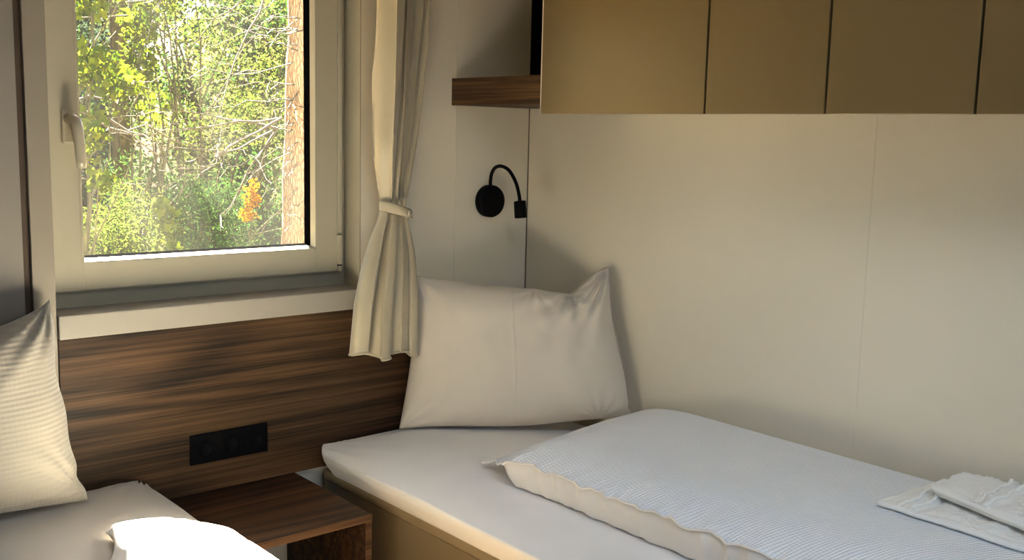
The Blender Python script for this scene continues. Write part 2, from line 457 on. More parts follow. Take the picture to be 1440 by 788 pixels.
def mattress(name, x0, x1, y0, y1, z0, ztop, sx):
    """soft rounded slab with crowned top; sx = side (+1/-1) whose edge is seen"""
    nx, ny, nz_ = 56, 110, 9
    bm = bmesh.new()
    cx, cy = (x0 + x1) / 2, (y0 + y1) / 2; hx, hy = (x1 - x0) / 2, (y1 - y0) / 2
    R = .075
    def plan(a, b):
        px, py = a * hx, b * hy
        qx = max(-hx + R, min(hx - R, px)); qy = max(-hy + R, min(hy - R, py))
        d = Vector((px - qx, py - qy))
        if d.length > 1e-9:
            m = max(abs(d.x), abs(d.y)); d = d.normalized() * m
        return cx + qx + d.x, cy + qy + d.y
    vs = []; fs = []
    idx = {}
    def g(i): return -1 + 2 * i / nx
    def gy(j): return -1 + 2 * j / ny
    def e(t): return math.copysign(1 - (1 - abs(t)) ** 1.5, t)   # finer near the rim
    def top(x, y):
        dx = min(x - x0, x1 - x); dy = min(y - y0, y1 - y); d = max(0, min(dx, dy * 1.6))
        z = ztop - .034 * math.exp(-d / .09)
        z += .004 * nz((x, y, 3), 3.5) + .0016 * nz((x, y, 8), 9.)
        # gathers of the fitted sheet at the head corners
        for xc in (x0, x1):
            r = math.hypot(x - xc, y - y1)
            a = math.atan2(y1 - y, abs(x - xc))
            z += .007 * math.exp(-r / .10) * math.sin(a * 19 + 2 * nz((x, y, 1), 6))
        return z
    for j in range(ny + 1):
        for i in range(nx + 1):
            x, y = plan(e(g(i)), e(gy(j)))
            idx[i, j] = len(vs); vs.append((x, y, top(x, y)))
    for j in range(ny):
        for i in range(nx):
            fs.append((idx[i, j], idx[i + 1, j], idx[i + 1, j + 1], idx[i, j + 1]))
    ring = [(i, 0) for i in range(nx)] + [(nx, j) for j in range(ny)] + [(i, ny) for i in range(nx, 0, -1)] + [(0, j) for j in range(ny, 0, -1)]
    prev = [idx[k] for k in ring]; n = len(ring)
    for s in range(1, nz_ + 1):
        t = s / nz_
        cur = []
        for q, k in enumerate(ring):
            x, y, z = vs[idx[k]]
            bulge = .006 * math.sin(min(1, t * 2.2) * math.pi / 2) - .040 * t ** 1.3
            bulge += .003 * nz((x * 1.0, y * 1.0, t * .7), 14.) * math.sin(t * math.pi)
            d = Vector((x - cx, y - cy)); nx_ = Vector((d.x / hx, d.y / hy))
            w = Vector((math.copysign(abs(nx_.x) ** 8, nx_.x), math.copysign(abs(nx_.y) ** 8, nx_.y)))
            if w.length > 0: w.normalize()
            cur.append(len(vs)); vs.append((x + w.x * bulge, y + w.y * bulge, lerp(z, z0, t)))
        for q in range(n):
            fs.append((prev[q], cur[q], cur[(q + 1) % n], prev[(q + 1) % n]))
        prev = cur
    fs.append(tuple(prev[::-1]))
    o = mesh(name, vs, fs, M['sheet'])
    return o, top
mR, topR = mattress('mattress', -.842, -.022, -2.03, -.030, .501, .607, -1)
tag(mR, 'right mattress in a white fitted sheet under the waffle duvet', 'mattress', 'sheeted mattresses')
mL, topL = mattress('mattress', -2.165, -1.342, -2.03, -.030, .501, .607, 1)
mL.data.materials[0] = M['sheet_dim']
tag(mL, 'left mattress in a pale fitted sheet beside the nightstand', 'mattress', 'sheeted mattresses')

# ------------------------------------------------------------------ soft goods
def puff(name, P, N, top_h, bot_h, nu, nv, mat, smooth=True):
    """closed cushion: P(u,v) mid surface, N normal, top and bottom inflation (u,v in 0..1)"""
    vs = []; fs = []; T = {}; B = {}
    for j in range(nv + 1):
        for i in range(nu + 1):
            u, v = i / nu, j / nv
            p = P(u, v); n = N(u, v) if callable(N) else N
            rim = i in (0, nu) or j in (0, nv)
            T[i, j] = len(vs); vs.append(p + n * (0 if rim else top_h(u, v)))
            if rim: B[i, j] = T[i, j]
            else:
                B[i, j] = len(vs); vs.append(p - n * bot_h(u, v))
    for j in range(nv):
        for i in range(nu):
            fs.append((T[i, j], T[i + 1, j], T[i + 1, j + 1], T[i, j + 1]))
            fs.append((B[i, j + 1], B[i + 1, j + 1], B[i + 1, j], B[i, j]))
    o = mesh(name, vs, fs, mat)
    bm = bmesh.new(); bm.from_mesh(o.data); bmesh.ops.recalc_face_normals(bm, faces=bm.faces); bm.to_mesh(o.data); bm.free()
    return o

def rad(u, v, cu, cv, su, sv, amp, k, r0, ph=0.):
    """gather wrinkles radiating from a corner"""
    du, dv = (u - cu) * su, (v - cv) * sv
    r = math.hypot(du, dv); a = math.atan2(dv, du)
    return amp * math.exp(-r / r0) * min(1, r / .02) * math.sin(k * a + ph + 1.5 * nz((u, v, ph), 4))

TOPD = [(0, 0), (.08, .012), (.2, .022), (.4, .042), (.6, .056), (.74, .072), (.82, .080), (.88, .050), (.95, .008), (1, 0)]
def smooth_tab(t, x):
    for (x0, y0), (x1, y1) in zip(t, t[1:]):
        if x <= x1:
            s = (x - x0) / (x1 - x0); s = s * s * (3 - 2 * s); return y0 + (y1 - y0) * s
    return t[-1][1]
# right pillow, standing across the corner
TL, TR = Vector((-.497, -.060, 1.064)), Vector((-.030, -.420, 1.100))
PBL, PBR = Vector((-.582, -.098, .603)), Vector((-.055, -.560, .655))
pn = ((TR - TL).cross(PBL - TL)).normalized()
if pn.y > 0: pn = -pn
PW, PH = (PBR - PBL).length, (TL - PBL).length
def Ppil(u, v):     # u left-right, v bottom-top
    e_top = -sum(smooth_tab(TOPD, max(0, min(1, u + k * .012))) for k in (-2, -1, 0, 1, 2)) / 5 * (1 if .03 < u < .97 else .9)
    e_bot = -.004 * math.sin(u * math.pi) + .004 * math.sin(u * 9)
    e_l = .012 * math.sin(v * math.pi)
    e_r = -.004 * math.sin(v * math.pi) + .006 * math.sin(v * 7)
    p = (PBL.lerp(PBR, u)).lerp(TL.lerp(TR, u), v)
    up = (TL - PBL).normalized(); rt = (PBR - PBL).normalized()
    p = p + up * (e_top * v ** 2.0 + e_bot * (1 - v) ** 2) + rt * (e_l * (1 - u) ** 2 + e_r * u ** 2)
    return p
def infl(u, v, e=.5):
    return (max(0, 1 - (2 * u - 1) ** 4) ** .62) * (max(0, 1 - (2 * v - 1) ** 4) ** .62)
def pil_top(u, v):
    h = .085 * infl(u, v)
    h *= 1 + .018 * math.exp(-((u - .5) / .006) ** 2)         # centre stitch line
    w = rad(u, v, 1, 1, PW, PH, .020, 16, .12, .4) + rad(u, v, .80, 1, PW, PH, .020, 11, .09, 1.) + rad(u, v, .86, 0, PW, PH, .007, 12, .08, 2.) + rad(u, v, .62, 1, PW, PH, .008, 9, .07, 2.) + rad(u, v, 0, 0, PW, PH, .007, 11, .12) + rad(u, v, 0, 1, PW, PH, .006, 9, .12)
    w += .006 * nz((u, v, .3), 4.) + .003 * nz((u * 2, v, .7), 7.)
    ed = min(1, min(u, 1 - u, v, 1 - v) / .04)
    return h + w * ed
RP = puff('pillow', Ppil, pn, pil_top, lambda u, v: .055 * infl(u, v), 120, 90, M['pillow'])
tag(RP, 'plain beige pillow standing upright in the corner on the right bed', 'pillow', 'bed pillows')
rim = [Ppil(1, v) + pn * .002 for v in [i / 50 for i in range(3, 51)]] + [Ppil(1 - i / 60, 1) + pn * .002 for i in range(1, 13)]
o = tube('edge_shadow', rim, .0032, M['pillowedge'], RP, 8); o['label'] = 'dark line along the pillow edge, drawn as its shadow'  # shadow line at the pillow edge, put in as a dark tube
o = tube('seam', [Ppil(.5, v) + pn * (pil_top(.5, v) - .0003) for v in [i / 60 for i in range(1, 60)]], .0016, M['pillow'], RP, 6)

# left pillow, leaning on the wall strip
LTL, LTR = Vector((-2.14, -.075, 1.075)), Vector((-1.562, -.055, 1.082))
LBL, LBR = Vector((-2.16, -.20, .600)), Vector((-1.535, -.190, .612))
ln = ((LTR - LTL).cross(LBL - LTL)).normalized()
if ln.y > 0: ln = -ln
def Plp(u, v):
    up = (LTL - LBL).normalized(); rt = (LBR - LBL).normalized()
    e_top = -.075 * math.sin(math.pi * u) ** .7
    e_bot = .018 * math.sin(math.pi * u) - .03 * math.exp(-((1 - u) / .10) ** 2) * 0
    e_r = -.018 * math.sin(v * math.pi) - .012 * math.exp(-((v - .12) / .05) ** 2) + .004 * math.sin(v * 17)
    p = LBL.lerp(LBR, u).lerp(LTL.lerp(LTR, u), v)
    return p + up * (e_top * v ** 2.2 + e_bot * (1 - v) ** 2) + rt * (e_r * u ** 3 - .02 * math.sin(v * math.pi) * -(1 - u) ** 3)
def lp_top(u, v):
    h = .100 * infl(u, v)
    w = rad(u, v, 1, 1, .6, .48, .013, 13, .10, .4) + rad(u, v, 1, .06, .6, .48, .012, 15, .07, 2.2) + .005 * nz((u, v, .3), 5.)
    return h + w * min(1, min(u, 1 - u, v, 1 - v) / .04)
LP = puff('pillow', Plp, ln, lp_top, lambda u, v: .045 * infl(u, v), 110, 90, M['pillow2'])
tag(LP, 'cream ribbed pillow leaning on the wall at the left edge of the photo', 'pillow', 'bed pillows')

# right duvet
def duv_edge_x(v):      # left rim
    y = lerp(-.545, -2.05, v)
    return interp([(0, -.603), (.05, -.634), (.11, -.668), (.25, -.668), (.5, -.662), (1, -.66)], v)
def flap(u, v): return math.exp(-(u / .36) ** 2) * (1 - sstep(.06, .14, v))
def Pdv(u, v):
    xl = duv_edge_x(v); x = lerp(xl, -.020, u)
    y = lerp(-.545, -2.05, v) - .045 * u * (1 - v)
    y += .030 * math.sin(math.pi * min(1, u * 1.1)) * (1 - v) ** 10 * -1
    zr = .688 - .040 * flap(u, v) - .016 * math.exp(-(u / .12) ** 2 - (v / .04) ** 2) + .002 * sstep(.4, 1, u) - .012 * math.exp(-(v / .03) ** 2)
    zr += .008 * nz((0, v * 9, 1), 3.) * (1 - u) ** 6 + (.0035 * math.sin(v * 120 + 16 * nz((v, 0, 2), 9)) + .005 * nz((v, 7, 2), 22.)) * (1 - u) ** 14
    xo = (.010 * nz((2, v * 8, 1), 4.) + .003 * math.sin(v * 150 + 14 * nz((v, 3, 2), 9))) * (1 - u) ** 8 - .012 * math.exp(-(u / .08) ** 2 - (v / .022) ** 2)
    return Vector((x + xo, y, zr))
def dv_prof(u, v):
    a = max(0, 1 - (1 - min(1, u / .30)) ** 2.2) if u < .30 else 1
    b = max(0, 1 - (1 - min(1, (1 - u) / .12)) ** 2) ** .6
    c = max(0, 1 - (1 - min(1, v / .16)) ** 2.0)
    d = max(0, 1 - (1 - min(1, (1 - v) / .08)) ** 2)
    return a * b * c * d
def dv_top(u, v):
    h = .040 * dv_prof(u, v) * (1 - .75 * flap(u, v))
    w = .005 * nz((u * .7, v * 1.6, .2), 4.5) * (1 - u) + .0018 * nz((u, v * 2.4, 1.2), 9.) * (1 - u)
    # gathers running in from the left rim
    w += .011 * math.exp(-u / .05) * nz((v, u * .15, 4), 34.) * min(1, u / .02) + .004 * math.exp(-u / .05) * nz((v, u * .3, 9), 70.) * min(1, u / .015)
    w += .026 * math.exp(-((v - .105) / .010) ** 2) * math.exp(-u / .09) * -1 + .012 * math.exp(-((v - .125) / .010) ** 2) * math.exp(-u / .09)
    return max(.0008, h + w * min(1, min(u, 1 - u, v, 1 - v) / .03))
def dv_bot(u, v):
    e = min(u / .022, (1 - u) / .03, v / .022, (1 - v) / .03)
    e = min(e, u / .045)
    p = Pdv(u, v); return max(.001, (p.z - topR(p.x, p.y) - .0035) * min(1, max(0, e)) ** .5 * (1 - sstep(.25, .75, flap(u, v)) * .92)) if e > 0 else 0
nu, nv = 110, 240
DV = puff('duvet', Pdv, Vector((0, 0, 1)), dv_top, dv_bot, nu, nv, M['duvet'])
tag(DV, 'white waffle duvet folded along the right bed below the wall', 'duvet', 'bed duvets')
DV.data.materials.append(M['duvetside'])
for p in DV.data.polygons:
    if p.normal.z < -.05: p.material_index = 1
def duvet_z(x, y):
    v = (y + .545) / (-2.05 + .545)
    for _ in range(4):
        u = (x - duv_edge_x(v)) / (-.020 - duv_edge_x(v))
        v = (y + .545 + .045 * u * (1 - v)) / (-2.05 + .545)
    v = max(.001, min(.999, v)); u = max(.001, min(.999, u))
    return Pdv(u, v).z + dv_top(u, v)
rimv = [i / 160 for i in range(0, 161)]
tube('seam', [Pdv(0, v) + Vector((-.001, 0, .001)) for v in rimv], [.0028 + .0012 * nz((v * 30, 0, 0), 1.) for v in rimv], M['duvetside'], DV, 8)

# left duvet : head corner in the sun
A, Bc = Vector((-1.575, -.432, .615)), Vector((-1.352, -.470, .618))
def Pld(u, v):
    xl = lerp(-1.575, -2.12, sstep(.0, .55, v)); xr = -1.400 + .010 * math.sin(v * 9) + .050 * sstep(0, .12, v)
    x = lerp(xl, xr, u); y = lerp(-.432, -2.06, v) - .030 * u * (1 - v) ** 3 + .012 * math.sin(u * 5) * (1 - v) ** 8
    z = .628 - .012 * math.exp(-(u / .05) ** 2 - (v / .02) ** 2) - .022 * sstep(.70, 1, u)
    return Vector((x, y, z))
def ld_top(u, v):
    h = .028 * (max(0, 1 - (2 * u - 1) ** 4) ** .7) * (1 - (1 - min(1, v / .14)) ** 2) * min(1, (1 - v) / .05)
    w = .012 * nz((u, v * 2, .4), 5) + .006 * nz((u * 1.4, v * 4, .1), 8)
    w += .010 * math.exp(-v / .05) * nz((u * .6, v * 4, 2), 9) * min(1, v / .01)
    return max(.0008, h + w * min(1, min(u, 1 - u, v, 1 - v) / .03))
def ld_bot(u, v):
    e = min(u / .03, (1 - u) / .03, v / .02, (1 - v) / .03)
    p = Pld(u, v); return max(.0005, (p.z - topL(p.x, p.y) - .0035)) * min(1, max(0, e)) ** .5 if e > 0 else 0
LD = puff('duvet', Pld, Vector((0, 0, 1)), ld_top, ld_bot, 60, 200, M['duvetside'])
tag(LD, 'sunlit white duvet corner on the left bed at the bottom edge', 'duvet', 'bed duvets')
tube('seam', [Pld(u, 0) + Vector((0, .001, .001)) for u in [i / 50 for i in range(51)]] + [Pld(1, v) for v in [i / 100 for i in range(1, 101)]], .0035, M['duvetside'], LD, 8)

# towels on the duvet
def towel(name, C, lift, thick, bands, nu, nv, label, wob, group):
    """C: four corners (x,y) as head-left, head-right, foot-right, foot-left"""
    c = [Vector((*p, 0)) for p in C]
    def XY(u, v):
        p = c[0].lerp(c[1], u).lerp(c[3].lerp(c[2], u), v)
        p += Vector((.008 * nz((u, v, wob), 6), .008 * nz((u, v, wob + 4), 6), 0)); return p
    L = (c[3] - c[0]).length
    def P(u, v):
        p = XY(u, v); return Vector((p.x, p.y, duvet_z(p.x, p.y) + lift + thick * .5))
    def top(u, v):
        Wd = (c[1] - c[0]).length
        eu = min(u, 1 - u) * Wd; ev = min(v, 1 - v) * L
        e = min(1, min(eu, ev) / .018)
        h = thick * .5 * math.sqrt(max(0, 1 - (1 - e) ** 2))
        h += .008 * math.exp(-((min(eu, ev) - .007) / .005) ** 2) - .004 * math.exp(-((min(eu, ev) - .020) / .006) ** 2)           # thick rolled hem
        for b in bands:
            d = v * L - b
            h += -.006 * math.exp(-(d / .008) ** 2) + .004 * math.exp(-((abs(d) - .014) / .006) ** 2) - .007 * math.exp(-((abs(d) - .027) / .007) ** 2)
        h += .007 * nz((u, v * 2, wob), 4.5) + .0035 * nz((u * 2, v * 4, wob), 10) + .0018 * nz((u * 9, v * 16, wob), 9)
        return max(.001, h * (e if e < 1 else 1))
    def bot(u, v):
        eu = min(u, 1 - u); ev = min(v, 1 - v); return (thick * .5 + lift * .12) * min(1, min(eu, ev) / .03) ** .6
    o = puff(name, P, Vector((0, 0, 1)), top, bot, nu, nv, M['towel'])
    tag(o, label, 'towel', group)
    for b in bands:
        for db in (-.014, .014):
            vb = (b + db) / L
            pts = [P(u, vb) + Vector((0, 0, top(u, vb) + .0015)) for u in [i / 60 for i in range(2, 59)]]
            tube('woven_border', pts, [.0042 + .0008 * nz((i * .4, db * 99, wob), 1.) for i in range(57)], M['towelband'], o, 8)
    # rolled hem along the head edge and the side towards the room
    hp = [P(u, .004) + Vector((0, 0, .001)) for u in [1 - i / 40 for i in range(41)]] + [P(.004, v) + Vector((0, 0, .001)) for v in [i / 80 for i in range(1, 78)]]
    tube('hem', hp, [.0052 + .0012 * nz((i * .3, 1, wob), 1.) for i in range(len(hp))], M['towelband'], o, 8)
    return o
towel('folded_towel', [(-.335, -1.538), (-.030, -1.552), (-.035, -2.00), (-.34, -1.99)], .001, .015, [.056], 110, 150,
      'large white terry towel lying flat on the duvet, lowermost of two', 2., 'folded white terry towels')
towel('folded_towel', [(-.225, -1.600), (-.040, -1.590), (-.045, -1.97), (-.335, -1.96)], .027, .018, [.125], 100, 140,
      'white terry towel folded on top of the larger towel on the duvet', 9., 'folded white terry towels')

# ------------------------------------------------------------------ curtain
cur = empty('curtain', (-.56, -.06, .86))
tag(cur, 'beige gathered curtain tied back at the right side of the window', 'curtain')
LX = [(.855, -.722), (.99, -.706), (1.134, -.672), (1.22, -.640), (1.27, -.617), (1.32, -.626), (1.40, -.632), (1.6, -.634), (1.88, -.634), (2.15, -.634)]
RX = [(.855, -.492), (.99, -.490), (1.134, -.497), (1.22, -.522), (1.27, -.541), (1.32, -.535), (1.40, -.517), (1.58, -.490), (1.88, -.456), (2.15, -.448)]
TOPF = [(0, .34, 1.7), (.34, .655, 1.15), (.655, .845, .9), (.845, 1.0, .7)]
LOWF = [(0, .27, 1.0), (.27, .545, 1.25), (.545, .86, .85), (.86, 1.0, .6)]
def pleat(tab, u):
    for a, b, h in tab:
        if u <= b or b >= 1:
            f = max(0, min(1, (u - a) / (b - a))); return h * max(0, 1 - (2 * f - 1) ** 2) ** .62 - .55
nu, nv = 170, 150
vs = []; fs = []
for j in range(nv + 1):
    z = lerp(.858, 2.13, j / nv)
    l, r = interp(LX, z), interp(RX, z)
    # soften the kinks
    l = (l + interp(LX, z - .03) + interp(LX, z + .03)) / 3; r = (r + interp(RX, z - .03) + interp(RX, z + .03)) / 3
    dep = interp([(.85, .046), (1.1, .040), (1.27, .018), (1.4, .034), (1.6, .048), (1.9, .055), (2.15, .055)], z)
    for i in range(nu + 1):
        u = i / nu
        low = sstep(1.30, 1.22, z) if False else (1 - sstep(1.20, 1.34, z))
        ph = u + .015 * nz((u * 2, z * 1.5, 0), 2.)
        d = lerp(pleat(TOPF, ph), pleat(LOWF, ph), low)
        d += .22 * nz((u * 6, z * 2.0, 4), 1.)
        if z > 1.3: d += .35 * math.exp(-(z - 1.3) / .14) * math.sin(u * 26 + 3)
        yb = lerp(-.147, -.082, sstep(.95, 1.27, z)) - .075 * (.5 - u) * sstep(1.30, 1.5, z)
        x = lerp(l, r, u) + .68 * (yb + .06)
        sx = .006 * math.sin(u * 37 + z * 3) * (dep / .035)
        zz = z + (.010 * math.sin(u * 11) * (1 - j / nv) ** 8) + (-.018 * u * (1 - j / nv) ** 6)
        vs.append((x + sx, yb - dep * d, zz))
for j in range(nv):
    for i in range(nu):
        a = j * (nu + 1) + i
        fs.append((a, a + 1, a + nu + 2, a + nu + 1))
cp = mesh('curtain_panel', vs, fs, M['curtain']); keep(cp, cur)
m = cp.modifiers.new('s', 'SOLIDIFY'); m.thickness = .0018
hem = [Vector(vs[i]) + Vector((0, -.0015, .004)) for i in range(nu + 1)]
keep(tube('hem', hem, .0035, M['curtain'], None, 6), cur)
# tie band round the gathered cloth
bp = []; n = 60
ring_v = []; ring_f = []
for k in range(n):
    t = 2 * math.pi * k / n
    cx, cy = -.593 + .050 * math.cos(t), -.088 + .038 * math.sin(t)
    zc = 1.268 - .30 * (cx + .593)
    for dz, o_ in ((-.0155, 0), (-.012, .0025), (.012, .0025), (.0155, 0)):
        ring_v.append((cx + o_ * math.cos(t), cy + o_ * math.sin(t), zc + dz))
for k in range(n):
    for q in range(3):
        a = k * 4 + q; b = ((k + 1) % n) * 4 + q
        ring_f.append((a, b, b + 1, a + 1))
tb = mesh('tieback', ring_v, ring_f, M['curtain']); keep(tb, cur)
m = tb.modifiers.new('s', 'SOLIDIFY'); m.thickness = .004
bt = lathe('button', [(0, -.010), (.006, -.010), (.008, -.008), (.009, -.005), (.009, 0), (0, 0)], M['metal'], None, (-.571, -.1245, 1.262), 'Y', 24); bt.parent = tb
rail = empty('curtain_rail', (-1.1, -.09, 2.14)); tag(rail, 'white curtain rail above the window', 'curtain rail')
keep(tube('pole', [(-1.85, -.082, 2.15), (-.40, -.082, 2.15)], .011, M['pvc']), rail)
for x in (-1.75, -.72):
    keep(box('bracket', x - .01, x + .01, -.085, -.0005, 2.143, 2.157, M['pvc']), rail)

# ------------------------------------------------------------------ wall lamp
lamp = empty('reading_lamp', (-.175, 0, 1.28)); tag(lamp, 'black gooseneck reading lamp mounted on the wall above the corner pillow', 'lamp')
keep(lathe('base', [(0, .0004), (.050, .0004), (.0525, -.003), (.0525, -.024), (.050, -.030), (.044, -.0325), (0, -.0325)], M['black'], None, (-.175, 0, 1.281), 'Y', 48), lamp)
gp = spline([(-.174, -.016, 1.325), (-.174, -.014, 1.345), (-.174, -.020, 1.372), (-.174, -.038, 1.391), (-.174, -.068, 1.3965), (-.174, -.107, 1.384), (-.174, -.141, 1.348), (-.174, -.158, 1.310), (-.174, -.164, 1.285)], 8)
keep(tube('gooseneck', gp, .0058, M['black'], None, 12), lamp)
hd = bmesh.new()
keep(tube('lamp_head', [(-.174, -.1625, 1.2905), (-.174, -.1628, 1.289), (-.174, -.166, 1.262), (-.174, -.1688, 1.2385), (-.174, -.169, 1.237)], [.017, .0195, .0195, .0195, .017], M['black'], None, 28), lamp)
hd.free()

# ------------------------------------------------------------------ wall cupboards and corner shelf
CZ0, CX = 1.5585, -.33
ys = [-.420, -1.0125, -1.3435, -1.6735, -2.02]
labs = ['wide gold-beige wall cupboard next to the open corner shelf',
        'gold-beige wall cupboard, second along from the corner shelf',
        'gold-beige wall cupboard, third along from the corner shelf',
        'darkest wall cupboard, cut off by the right edge of the photo']
for k in range(4):
    ya, yb = ys[k + 1], ys[k]
    c = empty('wall_cupboard', (-.165, (ya + yb) / 2, CZ0)); tag(c, labs[k], 'cupboard', 'gold-beige wall cupboards')
    g = .0028
    keep(boxes('carcass', [(-.308, -.002, ya + .0012, yb - .0012, CZ0 + .012, CZ0 + .030), (-.308, -.002, ya + .0012, yb - .0012, RZ - .02, RZ - .002),
                           (-.308, -.002, ya + .0012, ya + .018, CZ0 + .030, RZ - .02), (-.308, -.002, yb - .018, yb - .0012, CZ0 + .030, RZ - .02), (-.012, -.002, ya + .018, yb - .018, CZ0 + .03, RZ - .02)], M['carcass']), c)
    keep(box('door', CX, -.3095, ya + g, yb - (g if k else .0035), CZ0, RZ - .004, M['door'], bev=.001), c)
    if k == 0:
        e = keep(box('door_edging', CX - .0002, -.3095, yb - .0034, yb - .0004, CZ0, RZ - .004, M['dooredge']), c)
        e['label'] = 'pale edge strip of the door'
    keep(box('shadow_gap', -.3088, -.3082, ya - .004, ya + .004, CZ0 + .002, RZ - .004, M['blackpanel']), c) if k < 3 else None
sh = empty('corner_shelf', (-.165, -.21, 1.585)); tag(sh, 'short walnut shelf in the corner beside the wall cupboards', 'shelf')
keep(box('board', CX + .002, -.0065, -.4195, -.0015, 1.585, 1.668, M['shelfw'], bev=.0012), sh)
e = keep(box('back_panel', -.0065, -.0012, -.4190, -.0075, 1.6685, RZ - .003, M['blackpanel']), sh); e['label'] = 'black panel behind the shelf'

# ------------------------------------------------------------------ outdoors
def leafcloud(blobs, size, seed, flat=.0, aspect=.55):
    """blobs: (x,y,z, rx,ry,rz, count). returns verts, faces of bent leaves"""
    R = random.Random(seed); vs = []; fs = []
    for (x, y, z, rx, ry, rz, cnt) in blobs:
        for _ in range(cnt):
            while True:
                a, b, c = R.uniform(-1, 1), R.uniform(-1, 1), R.uniform(-1, 1)
                q = a * a + b * b + c * c
                if q < 1: break
            k = .7 + .3 * noise.noise(Vector((a * 1.7 + x * 3, b * 1.7 + y, c * 1.7 + z * 3)))
            p = Vector((x + a * rx * k * 1.25, y + b * ry * k * 1.25, z + c * rz * k * 1.25))
            d = Vector((R.gauss(0, 1), R.gauss(0, 1), R.gauss(0, 1) - flat)).normalized()
            s = d.cross(Vector((R.gauss(0, 1), R.gauss(0, 1), R.gauss(0, 1)))).normalized(); nn = d.cross(s)
            L = size * R.uniform(.6, 1.3); w = L * aspect
            i = len(vs)
            vs += [p, p + d * L * .45 + s * w * .5 + nn * L * .08, p + d * L, p + d * L * .45 - s * w * .5 + nn * L * .08]
            fs += [(i, i + 1, i + 2, i + 3)]
    return vs, fs

def twigs(R, base, tips, r0, sub=3, jit=.05):
    """branching stems from base to each tip; returns list of (points, radii)"""
    out = []
    for tip in tips:
        b, t = Vector(base), Vector(tip); n = 7
        pts = [b.lerp(t, i / n) + Vector((R.gauss(0, jit), R.gauss(0, jit), R.gauss(0, jit))) * (0 if i == 0 else i / n) for i in range(n + 1)]
        out.append((pts, [max(.0025, r0 * (1 - .85 * i / n)) for i in range(n + 1)]))
        for _ in range(sub):
            k = R.randint(2, n); s = pts[k]; L = (t - b).length * R.uniform(.18, .4)
            dd = ((t - b).normalized() + Vector((R.gauss(0, .6), R.gauss(0, .6), R.gauss(0, .6)))).normalized()
            q = [s + dd * L * i / 4 + Vector((R.gauss(0, jit * .4), R.gauss(0, jit * .4), R.gauss(0, jit * .4))) * (i / 4) for i in range(5)]
            out.append((q, [max(.002, r0 * .35 * (1 - .8 * i / 4)) for i in range(5)]))
    return out

def multi_tube(name, lst, mat, parent=None, seg=6):
    vs = []; fs = []
    for pts, rr in lst:
        base = len(vs); n = len(pts)
        for i, p in enumerate(pts):
            d = (pts[min(i + 1, n - 1)] - pts[max(i - 1, 0)]).normalized(); a = d.orthogonal().normalized(); b = d.cross(a)
            for k in range(seg):
                t = 2 * math.pi * k / seg; vs.append(p + (a * math.cos(t) + b * math.sin(t)) * rr[i])
        for i in range(n - 1):
            for k in range(seg):
                fs.append((base + i * seg + k, base + i * seg + (k + 1) % seg, base + (i + 1) * seg + (k + 1) % seg, base + (i + 1) * seg + k))
    return mesh(name, vs, fs, mat, parent)

GZ = -.55
# ground
vs = []; fs = []; n = 60
for j in range(n + 1):
    for i in range(n + 1):
        x, y = lerp(-9, 16, i / n), lerp(.35, 24, j / n)
        vs.append((x, y, GZ + .12 * nz((x, y, 0), .6) + .05 * nz((x, y, 2), 2.)))
for j in range(n):
    for i in range(n):
        a = j * (n + 1) + i; fs.append((a, a + 1, a + n + 2, a + n + 1))
gr = mesh('forest_floor', vs, fs, M['soil'], kind='structure')

def L3(*cs): return [tuple(.33 * q for q in s2l(*c)) for c in cs]
ML = {
 'lime': m_leaf('lime_leaf', L3((88, 110, 18), (116, 132, 22), (66, 92, 24), (132, 140, 36)), .55),
 'yg': m_leaf('yellowgreen_leaf', L3((78, 96, 34), (104, 116, 44), (62, 86, 32), (120, 122, 62)), .5),
 'mid': m_leaf('mid_leaf', L3((56, 90, 40), (78, 112, 52), (48, 76, 40), (100, 122, 60)), .45),
 'blue': m_leaf('bluegreen_leaf', L3((48, 66, 52), (64, 80, 62), (40, 54, 44), (84, 94, 74)), .35),
 'dry': m_leaf('dry_leaf', L3((108, 116, 58), (94, 104, 46), (124, 120, 74), (80, 98, 42)), .4),
 'gold': m_leaf('gold_petal', L3((190, 130, 8), (210, 150, 10), (170, 112, 12)), .4),
}
def shrub(name, base, blobs, leaf, size, seed, label, cat='shrub', group=None, stems=None, r0=.016, bark='bark2', aspect=.55):
    root = empty(name, (base[0], base[1], GZ)); tag(root, label, cat, group)
    R = random.Random(seed)
    v, f = leafcloud(blobs, size, seed, aspect=aspect)
    keep(mesh('foliage', v, f, ML[leaf], None, False), root)
    tips = stems or [(b[0], b[1], b[2] + b[5] * .4) for b in R.sample(blobs, min(7, len(blobs)))]
    keep(multi_tube('stems', twigs(R, (base[0], base[1], GZ - .03), tips, r0, 2, .05), M[bark]), root)
    return root
def blob(R, x0, x1, y0, y1, z0, z1, n, r, cnt):
    return [(R.uniform(x0, x1), R.uniform(y0, y1), R.uniform(z0, z1), r * R.uniform(.7, 1.2), r * R.uniform(.7, 1.2), r * R.uniform(.6, 1.), cnt) for _ in range(n)]
R0 = random.Random(11)
